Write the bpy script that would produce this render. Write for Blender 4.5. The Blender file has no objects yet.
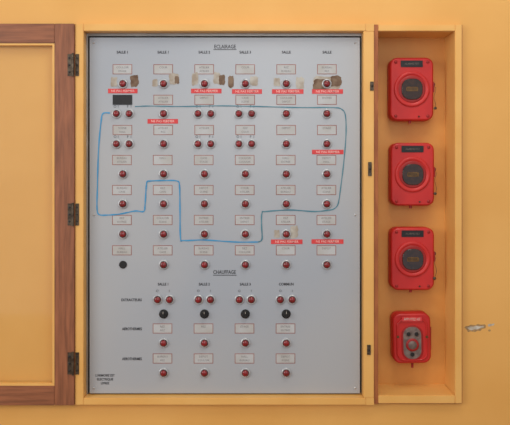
import bpy, bmesh, math, random
from mathutils import Vector, Matrix
random.seed(4)
S=0.004; D=2.8; VX=255.0; VY=170.0; ZC=1.60
scn=bpy.context.scene
scn.view_settings.view_transform='Standard'
def k(d): return (D+d)/D*S
def PX(px,d): return (px-VX)*k(d)
def PZ(py,d): return ZC-(py-VY)*k(d)
def lin(c):
    return tuple(((v/255)/12.92 if v/255<=0.04045 else ((v/255+0.055)/1.055)**2.4) for v in c)+(1,)
def mat(name,rgb,rough=0.5,metal=0.0,rgb2=None,nscale=6,bump=0.0,bscale=60,spec=0.5,wood=None,coat=0,lo=0.35,hi=0.65,detail=4,crough=0.05):
    m=bpy.data.materials.new(name); m.use_nodes=True
    nt=m.node_tree; b=nt.nodes['Principled BSDF']
    b.inputs['Base Color'].default_value=lin(rgb); b.inputs['Roughness'].default_value=rough
    b.inputs['Metallic'].default_value=metal; b.inputs['Specular IOR Level'].default_value=spec
    b.inputs['Coat Weight'].default_value=coat; b.inputs['Coat Roughness'].default_value=crough
    tc=nt.nodes.new('ShaderNodeTexCoord'); mp=nt.nodes.new('ShaderNodeMapping')
    nt.links.new(tc.outputs['Object'],mp.inputs['Vector'])
    if wood: mp.inputs['Scale'].default_value=wood
    if rgb2:
        n=nt.nodes.new('ShaderNodeTexNoise'); n.inputs['Scale'].default_value=nscale; n.inputs['Detail'].default_value=detail
        nt.links.new(mp.outputs['Vector'],n.inputs['Vector'])
        r=nt.nodes.new('ShaderNodeValToRGB'); r.color_ramp.elements[0].position=lo; r.color_ramp.elements[1].position=hi
        r.color_ramp.elements[0].color=lin(rgb); r.color_ramp.elements[1].color=lin(rgb2)
        nt.links.new(n.outputs['Fac'],r.inputs['Fac']); nt.links.new(r.outputs['Color'],b.inputs['Base Color'])
    if bump>0:
        n2=nt.nodes.new('ShaderNodeTexNoise'); n2.inputs['Scale'].default_value=bscale; n2.inputs['Detail'].default_value=5
        nt.links.new(mp.outputs['Vector'],n2.inputs['Vector'])
        bp=nt.nodes.new('ShaderNodeBump'); bp.inputs['Strength'].default_value=bump; bp.inputs['Distance'].default_value=0.004
        nt.links.new(n2.outputs['Fac'],bp.inputs['Height']); nt.links.new(bp.outputs['Normal'],b.inputs['Normal'])
    return m
WALL=mat('wall_paint',(227,169,88),0.5,rgb2=(234,178,98),nscale=2.2,bump=0.35,bscale=14)
FLOOR=mat('floor_tile',(150,125,100),0.5,rgb2=(165,140,112),nscale=8)
FRAME=mat('frame_paint',(229,173,93),0.38,rgb2=(235,183,105),nscale=5,bump=0.1,bscale=40)
NICHE=mat('niche_paint',(225,162,84),0.5,rgb2=(217,150,74),nscale=7,bump=0.2,bscale=20)
EDGE=mat('worn_edge_wood',(150,84,44),0.55,rgb2=(176,104,56),nscale=10,wood=(6,6,1))
WOODV=mat('wood_stile',(126,76,50),0.42,rgb2=(158,98,66),nscale=9,wood=(9,9,0.7),bump=0.15,bscale=30)
WOODH=mat('wood_rail',(126,76,50),0.42,rgb2=(158,98,66),nscale=9,wood=(0.7,9,9),bump=0.15,bscale=30)
PANEL=mat('panel_enamel',(164,171,181),0.32,rgb2=(175,178,182),nscale=1.3,spec=0.6,coat=0.3,detail=2,crough=0.24)  # broad bluish-to-grey noise paints the panel's reflected light gradient into the base colour
GAP=mat('panel_gap_dark',(70,66,62),0.6,rgb2=(90,84,76),nscale=20)
ALU=mat('aluminium_trim',(150,150,148),0.35,metal=0.6,rgb2=(165,163,160),nscale=12)
BLACK=mat('black_plastic',(18,18,20),0.4,rgb2=(28,28,30),nscale=20)
TXT=mat('engraved_ink',(52,54,60),0.6,rgb2=(66,66,72),nscale=30)
TXT2=mat('faded_ink',(112,108,112),0.6,rgb2=(126,122,124),nscale=30)
OUT=mat('label_outline',(140,86,80),0.6,rgb2=(160,112,106),nscale=25)
LAB=mat('label_paper',(188,191,194),0.5,rgb2=(178,177,174),nscale=14)
REDTAG=mat('red_embossed_tape',(208,50,54),0.4,rgb2=(218,70,70),nscale=30)
TAGTX=mat('tape_white_letters',(240,180,176),0.5,rgb2=(246,194,188),nscale=30)
CHROME=mat('lamp_bezel',(200,202,204),0.3,metal=0.4,rgb2=(180,182,186),nscale=30)
LRED=mat('lamp_red_lens',(140,14,24),0.18,rgb2=(112,8,16),nscale=50,coat=0.5)
LDARK=mat('lamp_dark_ring',(46,18,22),0.4,rgb2=(60,22,24),nscale=50)
BLUE=mat('marker_blue',(48,140,192),0.5,rgb2=(64,152,204),nscale=12)
TEAL=mat('marker_teal',(66,122,142),0.5,rgb2=(84,136,152),nscale=12)
BROWN=mat('glue_brown',(98,72,54),0.7,rgb2=(134,112,92),nscale=40)
TAPE=mat('old_tape',(186,182,172),0.5,rgb2=(158,144,128),nscale=35)
HINGE=mat('hinge_steel',(104,92,78),0.4,metal=0.7,rgb2=(70,58,48),nscale=60)
RED=mat('alarm_red_paint',(204,38,34),0.45,rgb2=(190,30,30),nscale=12,coat=0.1)
RED2=mat('alarm_red_dark',(164,26,24),0.45,rgb2=(148,22,22),nscale=16)
GLASSB=mat('dark_button_glass',(58,34,24),0.15,rgb2=(36,22,18),nscale=60,coat=0.5)
GOLD=mat('brass_insert',(118,88,46),0.4,metal=0.4,rgb2=(92,64,34),nscale=60)
WHITE=mat('white_print',(205,200,190),0.6,rgb2=(190,184,174),nscale=40)
GREY=mat('grey_plate',(128,112,106),0.5,rgb2=(98,84,80),nscale=50)
PLAST=mat('plaster_chip',(208,202,190),0.95,rgb2=(176,164,146),nscale=60)
PLASTD=mat('plaster_edge',(190,150,96),0.95,rgb2=(140,114,84),nscale=90)
GL=bpy.data.materials.new('pane_glass'); GL.use_nodes=True
nt=GL.node_tree; nt.nodes.clear()
o=nt.nodes.new('ShaderNodeOutputMaterial'); mx=nt.nodes.new('ShaderNodeMixShader'); tr=nt.nodes.new('ShaderNodeBsdfTransparent')
gs=nt.nodes.new('ShaderNodeBsdfGlossy'); gs.inputs['Roughness'].default_value=0.06
lw=nt.nodes.new('ShaderNodeLayerWeight'); lw.inputs['Blend'].default_value=0.5
pw=nt.nodes.new('ShaderNodeMath'); pw.operation='POWER'; pw.inputs[1].default_value=5
ma=nt.nodes.new('ShaderNodeMath'); ma.operation='MULTIPLY_ADD'; ma.inputs[1].default_value=0.9; ma.inputs[2].default_value=0.05; ma.use_clamp=True
nt.links.new(lw.outputs['Facing'],pw.inputs[0]); nt.links.new(pw.outputs[0],ma.inputs[0])
tr.inputs['Color'].default_value=(0.97,0.975,0.955,1)
nt.links.new(ma.outputs[0],mx.inputs[0]); nt.links.new(tr.outputs[0],mx.inputs[1]); nt.links.new(gs.outputs[0],mx.inputs[2]); nt.links.new(mx.outputs[0],o.inputs[0])

class MB:
    def __init__(s): s.v=[];s.f=[];s.m=[];s.sm=[];s.mats=[]
    def mi(s,m):
        if m not in s.mats: s.mats.append(m)
        return s.mats.index(m)
    def add(s,vs,fs,m,smooth=False):
        o=len(s.v); s.v+=[tuple(v) for v in vs]; i=s.mi(m)
        for f in fs: s.f.append([a+o for a in f]); s.m.append(i); s.sm.append(smooth)
    def box(s,x0,x1,y0,y1,z0,z1,m,bev=0.0):
        if x0>x1:x0,x1=x1,x0
        if z0>z1:z0,z1=z1,z0
        if bev<=0:
            vs=[(x,y,z) for x in(x0,x1) for y in(y0,y1) for z in(z0,z1)]
            s.add(vs,[(0,1,3,2),(4,6,7,5),(0,4,5,1),(2,3,7,6),(0,2,6,4),(1,5,7,3)],m)
        else:
            bm=bmesh.new(); bmesh.ops.create_cube(bm,size=1)
            for v in bm.verts: v.co=Vector(((x0+x1)/2+v.co.x*(x1-x0),(y0+y1)/2+v.co.y*(y1-y0),(z0+z1)/2+v.co.z*(z1-z0)))
            bmesh.ops.bevel(bm,geom=bm.edges[:],offset=bev,segments=2,affect='EDGES')
            bm.verts.index_update(); s.add([v.co.copy() for v in bm.verts],[[v.index for v in f.verts] for f in bm.faces],m); bm.free()
    def pbox(s,p0,q0,p1,q1,df,db,m,bev=0.0):
        s.box(PX(p0,df),PX(p1,df),df,db,PZ(q1,df),PZ(q0,df),m,bev)
    def rings(s,rings,m,smooth=True,cap=True,capstart=False):
        n=len(rings[0]); vs=[p for r in rings for p in r]; fs=[]
        for i in range(len(rings)-1):
            for j in range(n):
                a=i*n+j;b=i*n+(j+1)%n; fs.append((a,b,b+n,a+n))
        s.add(vs,fs,m,smooth)
        if cap: s.add(rings[-1],[list(range(n))],m)
        if capstart: s.add(rings[0],[list(range(n))[::-1]],m)
    def lathe(s,cx,cz,prof,m,n=20,cap=True,sx=1,sz=1):
        R=[[(cx+sx*r*math.cos(2*math.pi*j/n),y,cz+sz*r*math.sin(2*math.pi*j/n)) for j in range(n)] for r,y in prof]
        s.rings(R,m,True,cap)
    def rrect(s,cx,cz,w,h,r,lay,m,top=0,rot=0,cap=True):
        R=[]
        for ins,y in lay:
            pts=[]; W=w/2-ins;H=h/2-ins; rr=max(r-ins,0.0005)
            for (sx,sz,a0) in((1,1,0),(-1,1,90),(-1,-1,180),(1,-1,270)):
                for t in range(6):
                    a=math.radians(a0+t*18); x=sx*(W-rr)+rr*math.cos(a); z=sz*(H-rr)+rr*math.sin(a)
                    xr=x*math.cos(rot)-z*math.sin(rot); zr=x*math.sin(rot)+z*math.cos(rot)
                    pts.append((cx+xr,y,cz+zr))
            R.append(pts)
        s.rings(R,m,True,cap)
    def cylx(s,x0,x1,y,z,r,m,n=14,axis='x'):
        def c(x,a): return (x,y+r*math.cos(a),z+r*math.sin(a))
        s.rings([[c(x,2*math.pi*j/n) for j in range(n)] for x in(x0,x1)],m,True,True,True)
    def cylz(s,x,y,z0,z1,r,m,n=14):
        s.rings([[(x+r*math.cos(2*math.pi*j/n),y+r*math.sin(2*math.pi*j/n),z) for j in range(n)] for z in(z0,z1)],m,True,True,True)
    def poly(s,pts,y,m,th=0.0006):
        s.rings([[(a,y+th,b) for a,b in pts],[(a,y,b) for a,b in pts]],m,False,True)
    def text(s,t,px,py,d,hpx,m,sx=1.0,bold=0.0):
        c=bpy.data.curves.new('t','FONT'); c.body=t; c.size=hpx*k(d)*1.4; c.align_x='CENTER'; c.align_y='CENTER'; c.resolution_u=2; c.offset=bold
        ob=bpy.data.objects.new('t',c); scn.collection.objects.link(ob); bpy.context.view_layer.update()
        me=ob.to_mesh(); X=PX(px,d);Z=PZ(py,d)
        s.add([(X+v.co.x*sx,d,Z+v.co.y) for v in me.vertices],[list(p.vertices) for p in me.polygons],m)
        ob.to_mesh_clear(); bpy.data.objects.remove(ob); bpy.data.curves.remove(c)
    def obj(s,name,parent=None):
        me=bpy.data.meshes.new(name)
        me.from_pydata(s.v,[],s.f)
        for m in s.mats: me.materials.append(m)
        me.polygons.foreach_set('material_index',s.m); me.polygons.foreach_set('use_smooth',s.sm); me.update()
        ob=bpy.data.objects.new(name,me); scn.collection.objects.link(ob)
        if parent: ob.parent=parent
        return ob
def empty(name):
    e=bpy.data.objects.new(name,None); scn.collection.objects.link(e); e.empty_display_size=0.1; return e

# wall
ox0,ox1=PX(77,0),PX(460,0); oz0,oz1=PZ(402,0),PZ(27,0)
w=MB(); T=0.22
w.box(-4,ox0,0,T,0,3.4,WALL); w.box(ox1,4,0,T,0,3.4,WALL)
w.box(ox0,ox1,0,T,0,oz0,WALL); w.box(ox0,ox1,0,T,oz1,3.4,WALL)
w.box(ox0,ox1,T-0.02,T,oz0,oz1,WALL)
wall=w.obj('wall_back')
c=MB()
def pp(l): return [(PX(a,0),PZ(b,0)) for a,b in l][::-1]
c.poly(pp([(464.5,327.5),(466,326),(468.5,325.8),(471,324.6),(475,325.2),(478,324),(481,324.8),(484.5,324.3),(486,325.8),(485.5,328),(482,329),(480.5,330.8),(477.5,330.6),(475,332),(471,331.3),(468,332),(467,330)]),-0.0004,PLASTD,0.0004)
c.poly(pp([(467,327.8),(470,326.4),(473,326.7),(476,325.6),(479.5,326.4),(483,325.7),(484,327.2),(480,328.1),(477,329.4),(474,329.4),(472,330.4),(469.5,329.8)]),-0.0007,PLAST,0.0007)
c.poly(pp([(487.5,325.3),(489,323.8),(492,324),(494.5,323.2),(494,325.2),(491,325.8),(489,326.8)]),-0.0006,PLAST,0.0006)
c.poly(pp([(488,330),(490,329.2),(491,331),(489,331.8)]),-0.0004,PLASTD,0.0004)
c.obj('plaster_chip',wall)
f=MB(); f.box(-4,4,-5,0.0,-0.1,0,FLOOR); f.obj('floor')

# cabinet frame
cab=empty('electrical_cabinet')
FD=-0.028
f=MB()
f.pbox(75,23.5,83.5,405,FD,0.2,FRAME,0.002)
f.pbox(83.5,23.5,366,31,FD,0.2,FRAME,0.002)
f.pbox(83.5,398,366,405,FD,0.2,FRAME,0.002)
f.pbox(363.5,31,374,398,FD,0.2,FRAME,0.002)
f.pbox(366,23.5,374,31,FD,0.2,FRAME); f.pbox(366,398,374,405,FD,0.2,FRAME)
f.obj('frame',cab)
f=MB(); f.pbox(374,24.5,378.2,404,FD+0.006,0.2,EDGE,0.001); f.obj('centre_post',cab)
f=MB(); f.pbox(83.5,31,364,398,0.045,0.06,GAP)
f.obj('backboard',cab)
f=MB()
for (a,b,h) in((372,86,9),(370,169,14),(369,350,10)):
    f.pbox(a-1.8,b-h/2,a+1.8,b+h/2,FD-0.004,FD,HINGE,0.001)
    f.lathe(PX(a,FD),PZ(b,FD),[(0.004,FD-0.004),(0.004,FD-0.009),(0.002,FD-0.011)],BLACK,10)
for cy in(65,214.5,363.5):
    f.pbox(75.3,cy-11,79,cy+11,FD-0.002,FD,HINGE,0.0006)
    for dy in(-7,0,7): f.lathe(PX(77.4,FD),PZ(cy+dy,FD),[(0.0035,FD-0.002),(0.003,FD-0.003),(0.001,FD-0.0034)],BLACK,10)
f.obj('door_keepers',cab)

# niche
nic=empty('alarm_niche_cabinet')
NB=0.125; F2=-0.022
f=MB()
xr0,xr1=PX(455,F2),PX(462,F2); xl=PX(378.2,F2)
zt0,zt1=PZ(31,F2),PZ(24.5,F2); zb0,zb1=PZ(403.5,F2),PZ(395.5,F2)
f.box(xr0,xr1,F2,0.16,zb0,zt1,FRAME,0.002)
f.box(xl,xr0,F2,0.16,zt0,zt1,FRAME,0.002)
f.box(xl,xr0,F2,0.16,zb0,zb1,FRAME,0.002)
f.obj('frame',nic)
f=MB(); f.box(xl,xr0,NB,0.16,zb1,zt0,NICHE); f.obj('back',nic)
f=MB()
f.box(xr1,xr1+0.003,F2+0.006,0.0,zb0,zt1,EDGE); f.box(xl,xr1,F2+0.006,0.0,zb0-0.003,zb0,EDGE)
f.obj('trim_edge',nic)

# door
door=empty('glazed_cabinet_door')
d0,d1=-0.036,-0.010
f=MB()
f.pbox(54.5,23.5,74.3,405.5,d0,d1,WOODV,0.002)
f.pbox(-228,23.5,-208,405.5,d0,d1,WOODV,0.002)
f.obj('stiles',door)
f=MB(); f.pbox(-208,23.5,54.5,43,d0,d1,WOODH,0.002); f.pbox(-208,386,54.5,405.5,d0,d1,WOODH,0.002); f.obj('rails',door)
f=MB()
f.pbox(52.3,43,54.5,386,d0+0.004,d1,FRAME); f.pbox(-206,43,52.3,45.2,d0+0.004,d1,FRAME); f.pbox(-206,383.6,52.3,386,d0+0.004,d1,FRAME); f.pbox(-208,43,-206,386,d0+0.004,d1,FRAME)
f.obj('glazing_bead',door)
f=MB(); gy=-0.022; f.add([(PX(-206,gy),gy,PZ(383.6,gy)),(PX(52.3,gy),gy,PZ(383.6,gy)),(PX(52.3,gy),gy,PZ(45.2,gy)),(PX(-206,gy),gy,PZ(45.2,gy))],[(0,1,2,3)],GL); f.obj('glass_pane',door)
f=MB()
for cy in(65,214.5,363.5):
    f.pbox(67.5,cy-11,74.0,cy+11,d0-0.002,d0,HINGE,0.0006)
    x=PX(73.0,d0)
    for i in range(5):
        z0=PZ(cy+11.5,d0)+i*0.0186; f.cylz(x,d0-0.003,z0,z0+0.0176,0.005,HINGE)
    for dy in(-7,0,7):
        f.lathe(PX(69.6,d0),PZ(cy+dy,d0),[(0.0042,d0-0.002),(0.004,d0-0.0035),(0.001,d0-0.004)],BLACK,10)
f.obj('hinges',door)

# control panel
pan=empty('lighting_control_panel')
PD=0.012
f=MB()
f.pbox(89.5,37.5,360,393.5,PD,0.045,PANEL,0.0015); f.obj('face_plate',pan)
f=MB()
a=PD+0.008
f.pbox(84,31.5,88,397.5,a,0.045,ALU); f.pbox(361.5,31.5,364,397.5,a,0.045,ALU); f.pbox(88,31.5,361.5,36,a,0.045,ALU); f.pbox(88,395,361.5,397.5,a,0.045,ALU)
f.obj('edge_trim',pan)
lab=MB(); lamps=MB(); tx=MB(); tags=MB(); tape=MB()
TD=PD-0.0009
def label(cx,cy,w=19.5,h=10,dark=False):
    if dark:
        lab.pbox(cx-w/2,cy-h/2,cx+w/2,cy+h/2,PD-0.002,PD,BLACK,0.0004); return
    lab.pbox(cx-w/2,cy-h/2,cx+w/2,cy+h/2,PD-0.0004,PD,OUT)
    t=0.7
    lab.pbox(cx-w/2+t,cy-h/2+t,cx+w/2-t,cy+h/2-t,PD-0.0007,PD,LAB)
    words=['BUREAU','HALL','ENTREE','COULOIR','ATELIER','REZ','ETAGE','SCENE','CAVE','DEPOT','COUR']
    tx.text(random.choice(words),cx,cy-1.8,TD,2.0,TXT2)
    if random.random()<0.7: tx.text(random.choice(words),cx,cy+1.9,TD,1.9,TXT2)
def lamp(cx,cy,r=4.9,dead=False):
    X=PX(cx,0);Z=PZ(cy,0); u=k(0)
    if dead:
        lamps.lathe(X,Z,[(3.9*u,PD),(3.9*u,PD-0.003),(3.2*u,PD-0.004)],BLACK,20); return
    lamps.lathe(X,Z,[(r*u,PD),(r*u,PD-0.004),((r-.5)*u,PD-0.0065),((r-1.3)*u,PD-0.007),((r-1.5)*u,PD-0.004)],CHROME,22,cap=False)
    lamps.lathe(X,Z,[((r-1.3)*u,PD-0.002),((r-1.3)*u,PD-0.0085),((r-1.9)*u,PD-0.009)],LDARK,20)
    q=(r-1.9)*u
    lamps.lathe(X,Z,[(q,PD-0.008),(q,PD-0.012),(q*.85,PD-0.0145),(q*.5,PD-0.016),(q*.1,PD-0.0165)],LRED,18)
def tag(x0,x1,cy):
    tags.pbox(x0,cy-2.3,x1,cy+2.3,PD-0.0012,PD,REDTAG,0.0003)
    tags.text('NE PAS FERMER',(x0+x1)/2,cy,PD-0.0014,2.3,TAGTX,sx=1.05,bold=0.0001)
cols=[122.5,163.3,204.3,245.3,286.3,327]
rows=[83.5,113.5,143.8,174,204,234.3,265]
labr=[69.3,99.8,130,160,190,220,250.3]
for i,cx in enumerate(cols):
    for j,cy in enumerate(rows):
        lx=cx-0.3+ (0.2 if j<3 else -0.3)
        label(lx,labr[j],dark=(i==0 and j==1))
        dbl=(i in(2,3) and j in(1,2)) or (i==0 and j in(1,2))
        if dbl:
            lamp(cx-6.5,cy,4.8); lamp(cx+6.3,cy,4.8)
            for dx in(-6.5,6.3):
                tx.text('O' if dx<0 else 'F',cx+dx-1,cy-7,TD,2.6,TXT)
                tx.text('I' ,cx+dx+2.2,cy-7,TD,2.6,TXT)
        else: lamp(cx,cy,dead=(i==0 and j==6))
for cx,t in zip(cols,['SALLE 1','SALLE 1','SALLE 2','SALLE 3','SALLE','SALLE']):
    tx.text(t,cx,52.3,TD,2.6,TXT,sx=0.95,bold=0.0004)
tx.text('ECLAIRAGE',225,46.8,TD,3.8,TXT,sx=0.8,bold=0.0003); tx.pbox(213.5,49.3,236.5,49.9,TD,PD,TXT)
tx.text('CHAUFFAGE',224.5,272.3,TD,3.8,TXT,sx=0.76,bold=0.0003); tx.pbox(213,274.9,236.5,275.5,TD,PD,TXT)
for x0,x1,y in((108,137.5,91),(191,221.5,91),(232,262,91.5),(272,303.5,91.5),(312,343,91.5),(147.5,178,121.3),(312,343.5,152),(271,302.5,241.8),(311.5,343.5,241.6)): tag(x0,x1,y)
low=cols[1:5]
for cx,t in zip(low,['SALLE 1','SALLE 2','SALLE 3','COMMUN']):
    tx.text(t,cx,284.3,TD,2.6,TXT,sx=0.9,bold=0.0004)
    tx.text('O',cx-6,291,TD,2.4,TXT); tx.text('I',cx+6,291,TD,2.4,TXT)
    lamp(cx-6,300,4.9); lamp(cx+6,300,4.9)
    X=PX(cx,0);Z=PZ(314.5,0);u=k(0)
    lamps.lathe(X,Z,[(4.6*u,PD),(4.6*u,PD-0.003),(3.8*u,PD-0.004)],BLACK,20)
    lamps.lathe(X,Z,[(3.2*u,PD-0.003),(2.8*u,PD-0.014),(2.4*u,PD-0.015)],BLACK,16)
    lamps.box(X-0.003,X+0.003,PD-0.022,PD-0.012,Z-0.013,Z+0.014,BLACK,0.001)
    lamps.box(X-0.0008,X+0.0008,PD-0.0224,PD-0.02,Z+0.004,Z+0.013,WHITE)
    for ly,cy in((328.5,343.5),(358.5,373.5)):
        label(cx-0.8,ly); lamp(cx,cy)
tx.text('EXTRACTEURS',131.5,300,TD,2.6,TXT,sx=0.85,bold=0.0004); tx.text('AEROTHERMES',132,329,TD,2.6,TXT,sx=0.8,bold=0.0004); tx.text('AEROTHERMES',132,359,TD,2.6,TXT,sx=0.8,bold=0.0004)
for i,t in enumerate(["L'ARMOIRE EST","ELECTRIQUE","LIVREE"]): tx.text(t,105,375.5+i*3.9,TD,2.4,TXT,sx=0.85,bold=0.0003)
def patch(cx,cy,w,h,m,seed,lift=0.0008):
    rnd=random.Random(seed); pts=[]; n=20
    for i in range(n):
        a=2*math.pi*i/n; ca,sa=math.cos(a),math.sin(a); q=1/max(abs(ca),abs(sa))
        j=1-0.22*rnd.random(); pts.append((PX(cx+ca*q*w/2*j,PD),PZ(cy-sa*q*h/2*j,PD)))
    tape.poly(pts,PD-lift,m,0.0007)
patch(134.5,81,9,13,BROWN,1); patch(114,82,7,11,TAPE,2); patch(174,79,11,12,TAPE,3,0.0009); patch(177,80,5,8,BROWN,13,0.0011)
patch(155,83,6,8,TAPE,12); patch(195,79,7,14,TAPE,4); patch(217,78,8,13,TAPE,5); patch(222,80,7,11,BROWN,6,0.0011)
patch(231,82,6,13,BROWN,7); patch(254,81,9,10,TAPE,8); patch(300,83,9,13,TAPE,9); patch(277,82,7,9,TAPE,19)
patch(327,83,30,15,TAPE,10,0.0007); patch(320,85,15,13,BROWN,11,0.001); patch(336,81,12,12,BROWN,14,0.0011)
patch(294,232,9,14,TAPE,15); patch(203,250,13,8,TAPE,16,0.0003); patch(277,234,6,9,TAPE,17)
for a,b in((94,43),(355,43),(94,388),(355,388),(94,215),(355,215)):
    lamps.lathe(PX(a,PD),PZ(b,PD),[(0.0045,PD),(0.004,PD-0.002),(0.001,PD-0.003)],CHROME,12)
lab.obj('circuit_labels',pan); lamps.obj('indicator_lamps',pan); tx.obj('engraved_text',pan); tags.obj('red_tape_tags',pan); tape.obj('tape_remains',pan)
def stroke(pts,m,wd=1.0):
    P=[Vector(p) for p in pts]; Q=[]
    for i in range(len(P)-1):
        a=P[max(i-1,0)];b=P[i];c_=P[i+1];e=P[min(i+2,len(P)-1)]
        for t in range(6):
            t/=6; h=0.5*((2*b)+(c_-a)*t+(2*a-5*b+4*c_-e)*t*t+(3*b-a-3*c_+e)*t**3); Q.append(h)
    Q.append(P[-1]); L=[];R=[]
    for i,q in enumerate(Q):
        tdir=(Q[min(i+1,len(Q)-1)]-Q[max(i-1,0)])
        if tdir.length<1e-6: tdir=Vector((1,0))
        tdir.normalize(); n=Vector((-tdir.y,tdir.x))*wd/2*(1+0.2*math.sin(i*1.3))
        L.append(q+n);R.append(q-n)
    y=PD-0.0016; vs=[(PX(p.x,y),y,PZ(p.y,y)) for p in L+R]; n=len(L)
    mk.add(vs,[(i,i+1,n+i+1,n+i) for i in range(n-1)],m)
mk=MB()
stroke([(110,113),(103,113.5),(101,122),(98.5,150),(97.3,190),(97,208),(99,214.5),(108,215),(120,214),(135,211),(143.5,211.5),(145,205),(146,190),(147,182),(150,181),(165,180.5),(177,181),(179.5,186),(180,210),(180.5,238),(184,240.5),(205,240),(235,242),(258,242)],BLUE,1.25)
stroke([(258,242),(262,239),(261.5,225),(262,213),(266,211.5),(290,210),(315,211.5),(333,209.5)],TEAL,1.2)
stroke([(333,209.5),(338,204),(341,185),(344,160),(346,135),(345.5,116),(342,109.5),(333,107.5),(300,107.5),(260,106.5),(220,105.8),(180,106.5),(150,106),(135,106.5)],TEAL,1.0)
mk.obj('marker_line',pan)

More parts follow.
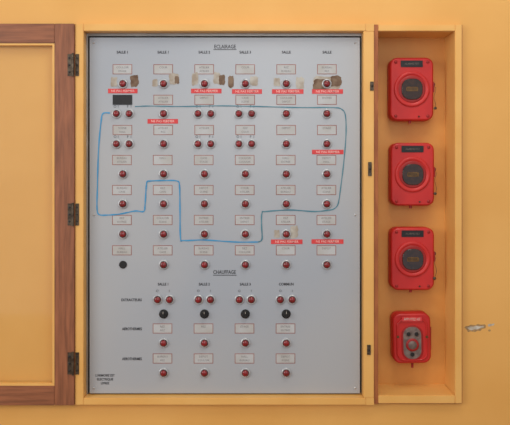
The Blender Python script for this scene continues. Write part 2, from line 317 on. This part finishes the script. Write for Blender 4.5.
# alarm boxes
def alarm(cx,cy,w,h,idx,kind=0,rot=0):
    e=empty('fire_alarm_call_point')
    df=0.058; u=k(df); X=PX(cx,df);Z=PZ(cy,df)
    b=MB(); y=df
    b.rrect(X,Z,w*u,h*u,7.5*u,[(0.002,NB),(0.0,NB-0.004),(0.0,df+0.016),(0.0015,df+0.015),(0.0015,df+0.012),(0.0,df+0.011),(0.0,df+0.006),(0.003,df+0.0015),(0.007,df)],RED,rot=rot)
    if kind==0:
        cz=Z-0.2*u
        b.lathe(X,cz,[(18*u,y+0.001),(17.6*u,y-0.004),(16.6*u,y-0.0055),(15*u,y-0.0055),(14*u,y-0.002)],RED,36,cap=True)
        b.lathe(X,cz,[(13.6*u,y-0.002),(13.2*u,y-0.0035),(12.6*u,y-0.004)],RED2,32)
        b.obj('housing',e)
        g=MB()
        g.rrect(X,cz,21*u,21*u,8.5*u,[(0,y-0.003),(0,y-0.0065),(0.002,y-0.0075)],GLASSB)
        g.rrect(X,cz,12*u,4.5*u,1.5*u,[(0,y-0.0072),(0,y-0.0085)],GOLD)
        g.text('BRISER',cx,cy+0.3,y-0.0087,2.4,BLACK)
        g.obj('break_glass',e)
        t=MB()
        t.pbox(cx-11,cy-28.5,cx+11,cy-22,y-0.0025,y,BLACK,0.0006)
        t.text('ALARME FEU',cx,cy-25.2,y-0.0029,1.9,GREY,sx=0.95)
        for a,bb in((-16,-27),(16,-27),(-16,27),(16,27)):
            t.lathe(X+a*u,Z+bb*u,[(1.7*u,y+0.001),(1.5*u,y-0.002),(0.4*u,y-0.0025)],RED2,12)
        t.box(X+w/2*u-0.002,X+w/2*u+0.005,df+0.004,df+0.03,Z-0.012,Z+0.03,RED2,0.0015)
        t.cylx(X+w/2*u,X+w/2*u+0.009,df+0.016,Z+0.020,0.006,BLACK)
        t.cylz(X-0.004,df+0.02,Z-h/2*u-0.011,Z-h/2*u+0.002,0.006,RED2)
        t.lathe(X+7*u,Z-h/2*u+4*u,[(0.0035,y),(0.003,y-0.006),(0.001,y-0.007)],HINGE,10)
        t.obj('plate_and_fittings',e)
        s=MB()
        pts=[(X+w/2*u-0.004,y-0.004,Z+0.015)]
        for i in range(1,12): pts.append((X+w/2*u+0.004+0.004*math.sin(i*.8+idx),y-0.004,Z+0.015-i*0.0085))
        for p,q in zip(pts,pts[1:]):
            s.rings([[(p[0]+0.0009*math.cos(a),p[1]+0.0009*math.sin(a),p[2]) for a in(0,2.1,4.2)],[(q[0]+0.0009*math.cos(a),q[1]+0.0009*math.sin(a),q[2]) for a in(0,2.1,4.2)]],HINGE)
        s.lathe(pts[-1][0],pts[-1][2],[(0.006,y+0.001),(0.006,y-0.006),(0.003,y-0.007)],HINGE,12)
        s.obj('seal_wire',e)
    else:
        b.rrect(X,Z-1*u,(w-7)*u,(h-8)*u,8*u,[(0,y+0.001),(0,y-0.006),(0.003,y-0.008),(0.005,y-0.008),(0.006,y-0.003)],RED,rot=rot)
        b.obj('housing',e)
        g=MB()
        g.rrect(X,Z-4*u,21*u,35*u,9.5*u,[(0,y-0.002),(0,y-0.006),(0.002,y-0.007)],RED2,rot=rot)
        g.rrect(X,Z-4*u,18*u,32*u,8*u,[(0,y-0.0068),(0.001,y-0.0078)],GREY,rot=rot)
        g.lathe(X,Z-6*u,[(6.6*u,y-0.007),(6.4*u,y-0.010),(5*u,y-0.011)],RED2,24)
        g.lathe(X,Z-6*u,[(4.4*u,y-0.010),(4*u,y-0.013),(1.5*u,y-0.014)],GREY,20)
        for s_ in(-1,1): g.lathe(X+s_*4*u,Z+5*u,[(3.0*u,y-0.007),(2.8*u,y-0.010),(2*u,y-0.0105)],GREY,16); g.lathe(X+s_*4*u,Z+5*u,[(2.2*u,y-0.010),(1.8*u,y-0.012)],BLACK,12)
        g.lathe(X,Z-15.5*u,[(2.2*u,y-0.007),(2*u,y-0.010)],BLACK,12)
        g.obj('exposed_mechanism',e)
        t=MB(); t.pbox(cx-10,cy-21.5,cx+10,cy-17,y-0.0105,y-0.004,REDTAG,0.0005); t.text('APPUYEZ ICI',cx,cy-19.2,y-0.0108,2.6,WHITE,sx=0.8)
        t.box(X+w/2*u-0.002,X+w/2*u+0.004,df+0.01,df+0.03,Z-0.05,Z+0.045,RED2,0.0015)
        t.cylz(X+0.006,df+0.02,Z-h/2*u-0.022,Z-h/2*u+0.002,0.005,RED2)
        for s_ in(-1,1):
            t.lathe(X+s_*14.5*u,Z+2*u,[(1.4*u,y-0.007),(1.2*u,y-0.010)],GOLD,10)
        t.obj('plate_and_fittings',e)
alarm(411.8,89,43.5,63,0); alarm(412.6,174.3,43.5,63,1); alarm(412.6,259,43.5,62.5,2); alarm(412,338.5,38,50,3,1,0.02)

def area(name,loc,tgt,size,power,col):
    l=bpy.data.lights.new(name,'AREA'); l.size=size; l.energy=power; l.color=col
    ob=bpy.data.objects.new(name,l); scn.collection.objects.link(ob); ob.location=loc
    ob.rotation_euler=(Vector(tgt)-Vector(loc)).to_track_quat('-Z','Y').to_euler()
area('soft_area_light',(-3.7,-2.9,2.4),(0.2,0,1.3),1.8,60,(1,0.98,0.95))
area('ceiling_lamp',(0.5,-1.3,3.6),(0.2,0,1.9),0.9,18,(1,0.94,0.84))
area('soft_area_light',(0.1,-4.6,2.5),(0.1,0,1.7),1.5,20,(0.95,0.98,1))  # no window here: light added behind the camera for panel sheen and flatter lighting
wd=bpy.data.worlds.new('World'); scn.world=wd; wd.use_nodes=True
wn=wd.node_tree; bg=wn.nodes['Background']; bg.inputs[1].default_value=0.64
tc=wn.nodes.new('ShaderNodeTexCoord'); sp=wn.nodes.new('ShaderNodeSeparateXYZ'); rp=wn.nodes.new('ShaderNodeValToRGB')
mr=wn.nodes.new('ShaderNodeMapRange'); mr.inputs['From Min'].default_value=-0.35; mr.inputs['From Max'].default_value=0.35
wn.links.new(tc.outputs['Generated'],sp.inputs[0]); wn.links.new(sp.outputs['Z'],mr.inputs[0]); wn.links.new(mr.outputs[0],rp.inputs[0]); wn.links.new(rp.outputs[0],bg.inputs[0])
rp.color_ramp.elements[0].color=(0.78,0.88,1.05,1); rp.color_ramp.elements[1].color=(1.05,0.98,0.9,1)
cd=bpy.data.cameras.new('camera'); cam=bpy.data.objects.new('camera',cd); scn.collection.objects.link(cam)
cam.location=(0,-D,ZC); cam.rotation_euler=(math.radians(90),0,0)
cd.sensor_width=36; cd.lens=36*D/(510*S); cd.shift_y=-(212.5-VY)/510
scn.camera=cam
